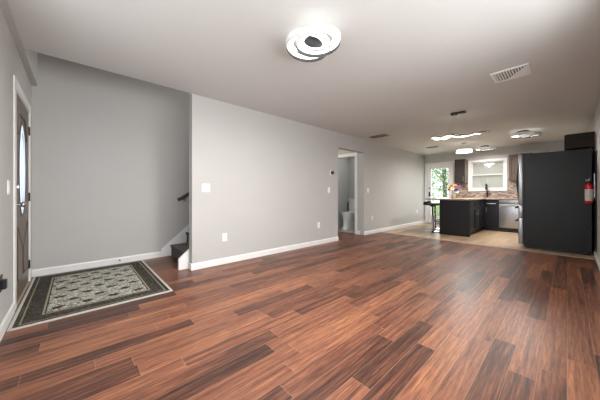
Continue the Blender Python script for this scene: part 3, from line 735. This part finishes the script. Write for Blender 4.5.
# run under the window
FX = 8.72
sb = thing('base_cabinet', 'charcoal shaker base cabinet between peninsula and dishwasher', 'cabinet', (FX, 1.30, 0))
MB().box(.02, XF-FX-.003, 0, 1.19, .10, CT-.045).build('body', M['charc'], sb)
MB().box(.07, XF-FX-.003, 0, 1.19, 0, .10).build('toe_kick', M['black'], sb)
d = shaker(MB(), 'x', .02, -1, .03, .30, .115, .80).build('door', M['charc'], sb)
bar_handle('x', 0, -1, (.06, .775), (.27, .775), M['steel'], d)
MB().box(0, .02, 0, .028, .10, CT-.045).build('filler_strip', M['charc'], sb)
dw = thing('dishwasher', 'stainless steel dishwasher beside the base cabinet under the counter', 'dishwasher', (FX, .69, 0))
MB().box(.02, XF-FX-.003, 0, .605, .10, CT-.045).build('body', M['black'], dw)
MB().box(-.01, .02, .005, .60, .115, .775, .006).build('door', M['steel'], dw, True)
MB().box(-.012, .02, .005, .60, .78, CT-.05, .004).build('control_strip', M['steel'], dw, True)
bar_handle('x', -.01, -1, (.05, .745), (.555, .745), M['steel'], dw, .011)
MB().box(.05, .08, .005, .60, 0, .105).build('toe_kick', M['black'], dw)
eb = thing('corner_cabinet', 'charcoal base cabinet on far wall behind the refrigerator', 'cabinet', (FX, YR+.002, 0))
MB().box(.02, XF-FX-.003, 0, 1.0, .10, CT-.045).build('body', M['charc'], eb)
MB().box(.07, XF-FX-.003, 0, 1.0, 0, .10).build('toe_kick', M['black'], eb)
d = shaker(MB(), 'x', .02, -1, .47, .99, .115, .875).build('door', M['charc'], eb)
bar_handle('x', 0, -1, (.93, .62), (.93, .80), M['chrome'], d)
# countertop: one continuous L, with a bar overhang towards the stools
ct = thing('countertop', 'speckled tan granite countertop on the peninsula and window run', 'countertop', (7.0, 1.57, CT-.04))
MB().prism([(0, 0), (1.69, 0), (1.69, YR+.004-1.57), (XF-7.0-.003, YR+.004-1.57), (XF-7.0-.003, .93), (1.72, .93), (1.69, 1.04), (0.02, 1.04)], 'z', 0, .04, .006).build('slab', M['granite'], ct, True)
MB().box(1.80, 2.22, -.30, .27, .028, .0415, .004).build('sink', M['steel'], ct)
tr_ = struct(MB().box(XF-.012, XF-.0005, YR+.01, PD[0]-.065, CT, KW[2]-.075).box(XF-.012, XF-.0005, YR+.01, KW[0]-cw-.002, KW[2]-.075, 1.50).box(XF-.012, XF-.0005, KW[1]+cw+.002, PD[0]-.065, KW[2]-.075, 1.40).build('trim_4', M['mosaic']))
fa = thing('kitchen_faucet', 'dark gooseneck faucet at sink below kitchen window', 'faucet', (9.23, 1.65, CT))
MB().rod((0, 0, 0), (0, 0, .04), .028, .022).build('base', M['bronze'], fa, True)
MB().sweep([(0, 0, .03), (0, 0, .32)]+[(-.09+.09*math.cos(a), 0, .32+.10*math.sin(a)) for a in [PI*k/10 for k in range(1, 11)]]+[(-.18, 0, .24)], .017, .017, False, 12).build('spout', M['bronze'], fa, True)
MB().rod((0, -.02, .07), (0, -.09, .10), .008).build('lever', M['bronze'], fa, True)
# upper cabinets
def upper(name, label, y0, y1, z0, z1, mb_, md, dep=.33, group=None, nd=1):
    u = thing(name, label, 'cabinet', (XF-dep, y0, z0), 0, group)
    MB().box(.02, dep-.003, 0, y1-y0, 0, z1-z0).build('body', mb_, u)
    wd = (y1-y0)/nd
    for k in range(nd):
        d = shaker(MB(), 'x', .02, -1, k*wd+.003, (k+1)*wd-.003, .003, z1-z0-.003).build('door', md, u)
        bar_handle('x', 0, -1, (k*wd+.04, .05), (k*wd+.04, .20), M['steel'], d)
    return u
upper('wall_cabinet', 'dark espresso wall cabinet left of the kitchen window', 2.17, 2.45, 1.40, 2.15, M['brownwood'], M['espresso'])
upper('wall_cabinet', 'brown wood wall cabinet right of window beside the refrigerator', .32, 1.12, 1.42, 2.15, M['brownwood'], M['brownwood'], nd=3)
# refrigerator
fr = thing('refrigerator', 'large black sided refrigerator with steel front against right wall', 'refrigerator', (6.45, YR+.03, 0))
fh, fd = 1.83, .855
MB().box(0, .91, 0, fd, .05, fh, .008).build('body', M['fridge'], fr)
MB().box(.01, .90, .04, fd-.02, 0, .05).build('base_grille', M['black'], fr)
MB().box(0.003, .907, fd, fd+.018, .06, fh-.01).build('door_gasket', M['black'], fr)
for a, b, hx in ((0, .453, .41), (.457, .91, .50)):
    d = MB().box(a, b, fd+.018, fd+.085, .84, fh-.005, .012, 3).build('door', M['fdoor'], fr, True)
    MB().sweep([(hx, fd+.085, 1.70), (hx, fd+.125, 1.66)]+[(hx, fd+.125+.025*math.sin(PI*k/10), 1.64-.62*k/10) for k in range(11)]+[(hx, fd+.125, 1.0), (hx, fd+.085, .96)], .012, .016, False, 10).build('handle', M['black'], d, True)
for z0, z1, hz in ((.59, .832, .78), (.065, .582, .52)):
    d = MB().box(0, .91, fd+.018, fd+.085, z0, z1, .012, 3).build('drawer', M['fdoor'], fr, True)
    MB().sweep([(.05, fd+.085, hz), (.05, fd+.13, hz), (.09, fd+.14, hz), (.82, fd+.14, hz), (.86, fd+.13, hz), (.86, fd+.085, hz)], .012, .012, False, 10).build('handle', M['black'], d, True)
for a in (.04, .80):
    MB().box(a, a+.07, fd-.12, fd+.07, fh-.001, fh+.022, .006).build('hinge_cover', M['black'], fr)
bo = thing('wooden_board', 'tan wooden board lying on top of the refrigerator', 'board', (6.62, YR+.03+.42, fh+.001))
MB().box(0, .30, 0, .17, 0, .02, .005).build('board', M['tan'], bo)
# the cabinet over the refrigerator
oc = thing('bridge_cabinet', 'dark olive brown cabinet hung above the refrigerator', 'cabinet', (6.46, YR+.002, fh+.03))
MB().box(0, .90, 0, .33, 0, .25).build('body', M['olive'], oc)
for k in range(2): shaker(MB(), 'y', .33, 1, .003+k*.45, .447+k*.45, .003, .247).build('door', M['olive'], oc)
# flat dark strip, its nature unknown, and extinguisher on the right wall
pn = thing('dark_strip', 'tall narrow dark strip on right wall behind the fire extinguisher', 'panel', (6.03, YR, .14))
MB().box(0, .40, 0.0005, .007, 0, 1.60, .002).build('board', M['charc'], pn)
ex = thing('fire_extinguisher', 'small red fire extinguisher with white label on right wall', 'fire extinguisher', (6.34, YR+.068, .895))
MB().lathe([(0, 0), (.046, 0), (.052, .012), (.053, .27), (.047, .305), (.028, .33), (.018, .338), (0, .338)], (0, 0, 0), 28).build('cylinder', M['red'], ex, True)
lb = MB(); n = 20
v0 = []; 
for k in range(n+1):
    a = PI*.62+(PI*.98)*k/n
    v0.append(((.0538*math.cos(a), .0538*math.sin(a)), ))
vb = [lb.bm.verts.new((p[0][0], p[0][1], .045)) for p in v0]; vt = [lb.bm.verts.new((p[0][0], p[0][1], .235)) for p in v0]
for k in range(n): lb.bm.faces.new((vb[k], vb[k+1], vt[k+1], vt[k]))
M['label'] = mat('extinguisher_label', srgb(205, 203, 196), 0.5, noise=0.2, nscale=70)
lb.build('paper_label', M['label'], ex, True)
MB().rod((0, 0, .335), (0, 0, .38), .016).box(-.02, .02, -.014, .014, .37, .40, .004).build('valve', M['bronze'], ex, True)
MB().prism([(-.075, .395), (-.07, .415), (.02, .42), (.02, .405), (-.03, .395)], 'y', -.010, .010, .002).prism([(-.07, .375), (.0, .38), (.0, .39), (-.07, .385)], 'y', -.010, .010, .002).build('handle', M['steel'], ex)
MB().rod((.0, .012, .385), (-.02, .032, .385), .014).build('gauge', M['chrome'], ex, True)
MB().sweep([(.012, 0, .39), (.045, .01, .38), (.062, .012, .33), (.064, .012, .2), (.064, .012, .12)], .008, .008, False, 8).build('hose', M['black'], ex, True)
MB().box(-.012, .012, -.067, -.050, .10, .50, .002).box(-.05, .05, -.06, -.052, .26, .28, .002).build('bracket', M['steel'], ex)

# ------------------------------------------------------------------ bar stools
def stool(label, loc, rz):
    t = thing('bar_stool', label, 'stool', loc, rz, 'black bar stools at the peninsula')
    MB().lathe([(0, 0), (.20, 0), (.205, .008), (.19, .018), (.05, .035), (.03, .06), (0, .06)], (0, 0, 0), 32).build('base_plate', M['chrome'], t, True)
    MB().rod((0, 0, .05), (0, 0, .46), .028).build('column', M['chrome'], t, True)
    MB().rod((0, 0, .44), (0, 0, .73), .020).rod((0, 0, .70), (0, 0, .735), .05, .07).build('gas_lift', M['black'], t, True)
    MB().sweep([(.02, -.02, .30), (.09, -.15, .30), (.17, -.15, .30), (.21, 0, .30), (.17, .15, .30), (.09, .15, .30), (.02, .02, .30)], .010, .010, False, 8).build('footrest', M['chrome'], t, True)
    s_ = MB()
    s_.loft([[(x*f, y*f, z) for x, y, z in ell(0, .175, .175, zz, 28, 3.2)] for zz, f in ((.735, .86), (.742, .97), (.760, 1.0), (.778, .95), (.784, .7))])
    s_.build('seat', M['seat'], t, True)
    b = MB()
    b.loft([[(-.172+dx, yy, zz) for dx, zz in ((-.014, .74), (.012, .74), (.012, .81+.025*(1-(yy/.16)**2)), (-.014, .81+.025*(1-(yy/.16)**2)))] for q, yy in enumerate([-.156+.026*k for k in range(13)])])
    b.build('low_back', M['seat'], t, True)
    return t
s1 = stool('nearer black bar stool on chrome column beside the peninsula', (7.29, 2.52, 0), -PI/2)
dup(s1, (7.95, 2.68, 0), -PI/2, 'farther black bar stool between the peninsula and patio door', 'black bar stools at the peninsula')

# ------------------------------------------------------------------ flowers
fv = thing('flower_vase', 'pale vase of orange, cream and purple flowers on peninsula', 'vase of flowers', (7.75, 2.14, CT+.0015))
MB().lathe([(0, 0), (.05, 0), (.06, .03), (.055, .10), (.04, .15), (.052, .18), (.048, .18), (.036, .15), (.0, .14)], (0, 0, 0), 24).build('vase', M['vase'], fv, True)
fl = [(-.02, .09, .30, 'yellow'), (-.05, .04, .31, 'orange'), (-.09, .0, .27, 'cream'), (-.03, .10, .24, 'orange'), (-.02, -.05, .33, 'orange'), (-.05, -.11, .29, 'purple'),
      (-.02, -.15, .32, 'purple'), (-.07, -.08, .22, 'purple'), (0, -.09, .17, 'cream'), (.05, -.03, .35, 'yellow'), (-.07, -.05, .30, 'rust'), (.04, .06, .33, 'rust')]
for (dx, dy, dz, c) in fl:
    f = MB(); pc = Vector((dx, dy, dz)); 
    axis = Vector((-.8, dy*2, .45)).normalized(); q = axis.to_track_quat('Z', 'Y').to_matrix()
    for k in range(9):
        a = 2*PI*k/9; ca, sa = math.cos(a), math.sin(a)
        pts = [(.008, 0, 0), (.03, -.013, .006), (.052, 0, .012), (.03, .013, .006)]
        P2 = [pc+q @ Vector((x*ca-y*sa, x*sa+y*ca, z)) for x, y, z in pts]
        P3 = [p-axis*.004 for p in P2]
        a_ = [f.bm.verts.new(p) for p in P2]; b_ = [f.bm.verts.new(p) for p in P3]
        f.bm.faces.new(a_); f.bm.faces.new(b_[::-1])
        for i in range(4): f.bm.faces.new((a_[i], b_[i], b_[(i+1) % 4], a_[(i+1) % 4]))
    b = f.build('blossom', M[c], fv, label={'cream': 'cream', 'purple': 'purple', 'orange': 'orange', 'yellow': 'yellow', 'rust': 'rust red'}[c]+' blossom')
    MB().ball(pc+axis*.006, .015, seg=10).build('flower_eye', M['black'] if c == 'cream' else M['stem'], b, True)
    MB().sweep([(0, 0, .13), (dx*.4, dy*.4, .13+(dz-.13)*.5), tuple(pc-axis*.004)], .003, .003, False, 6).build('stem', M['stem'], fv)
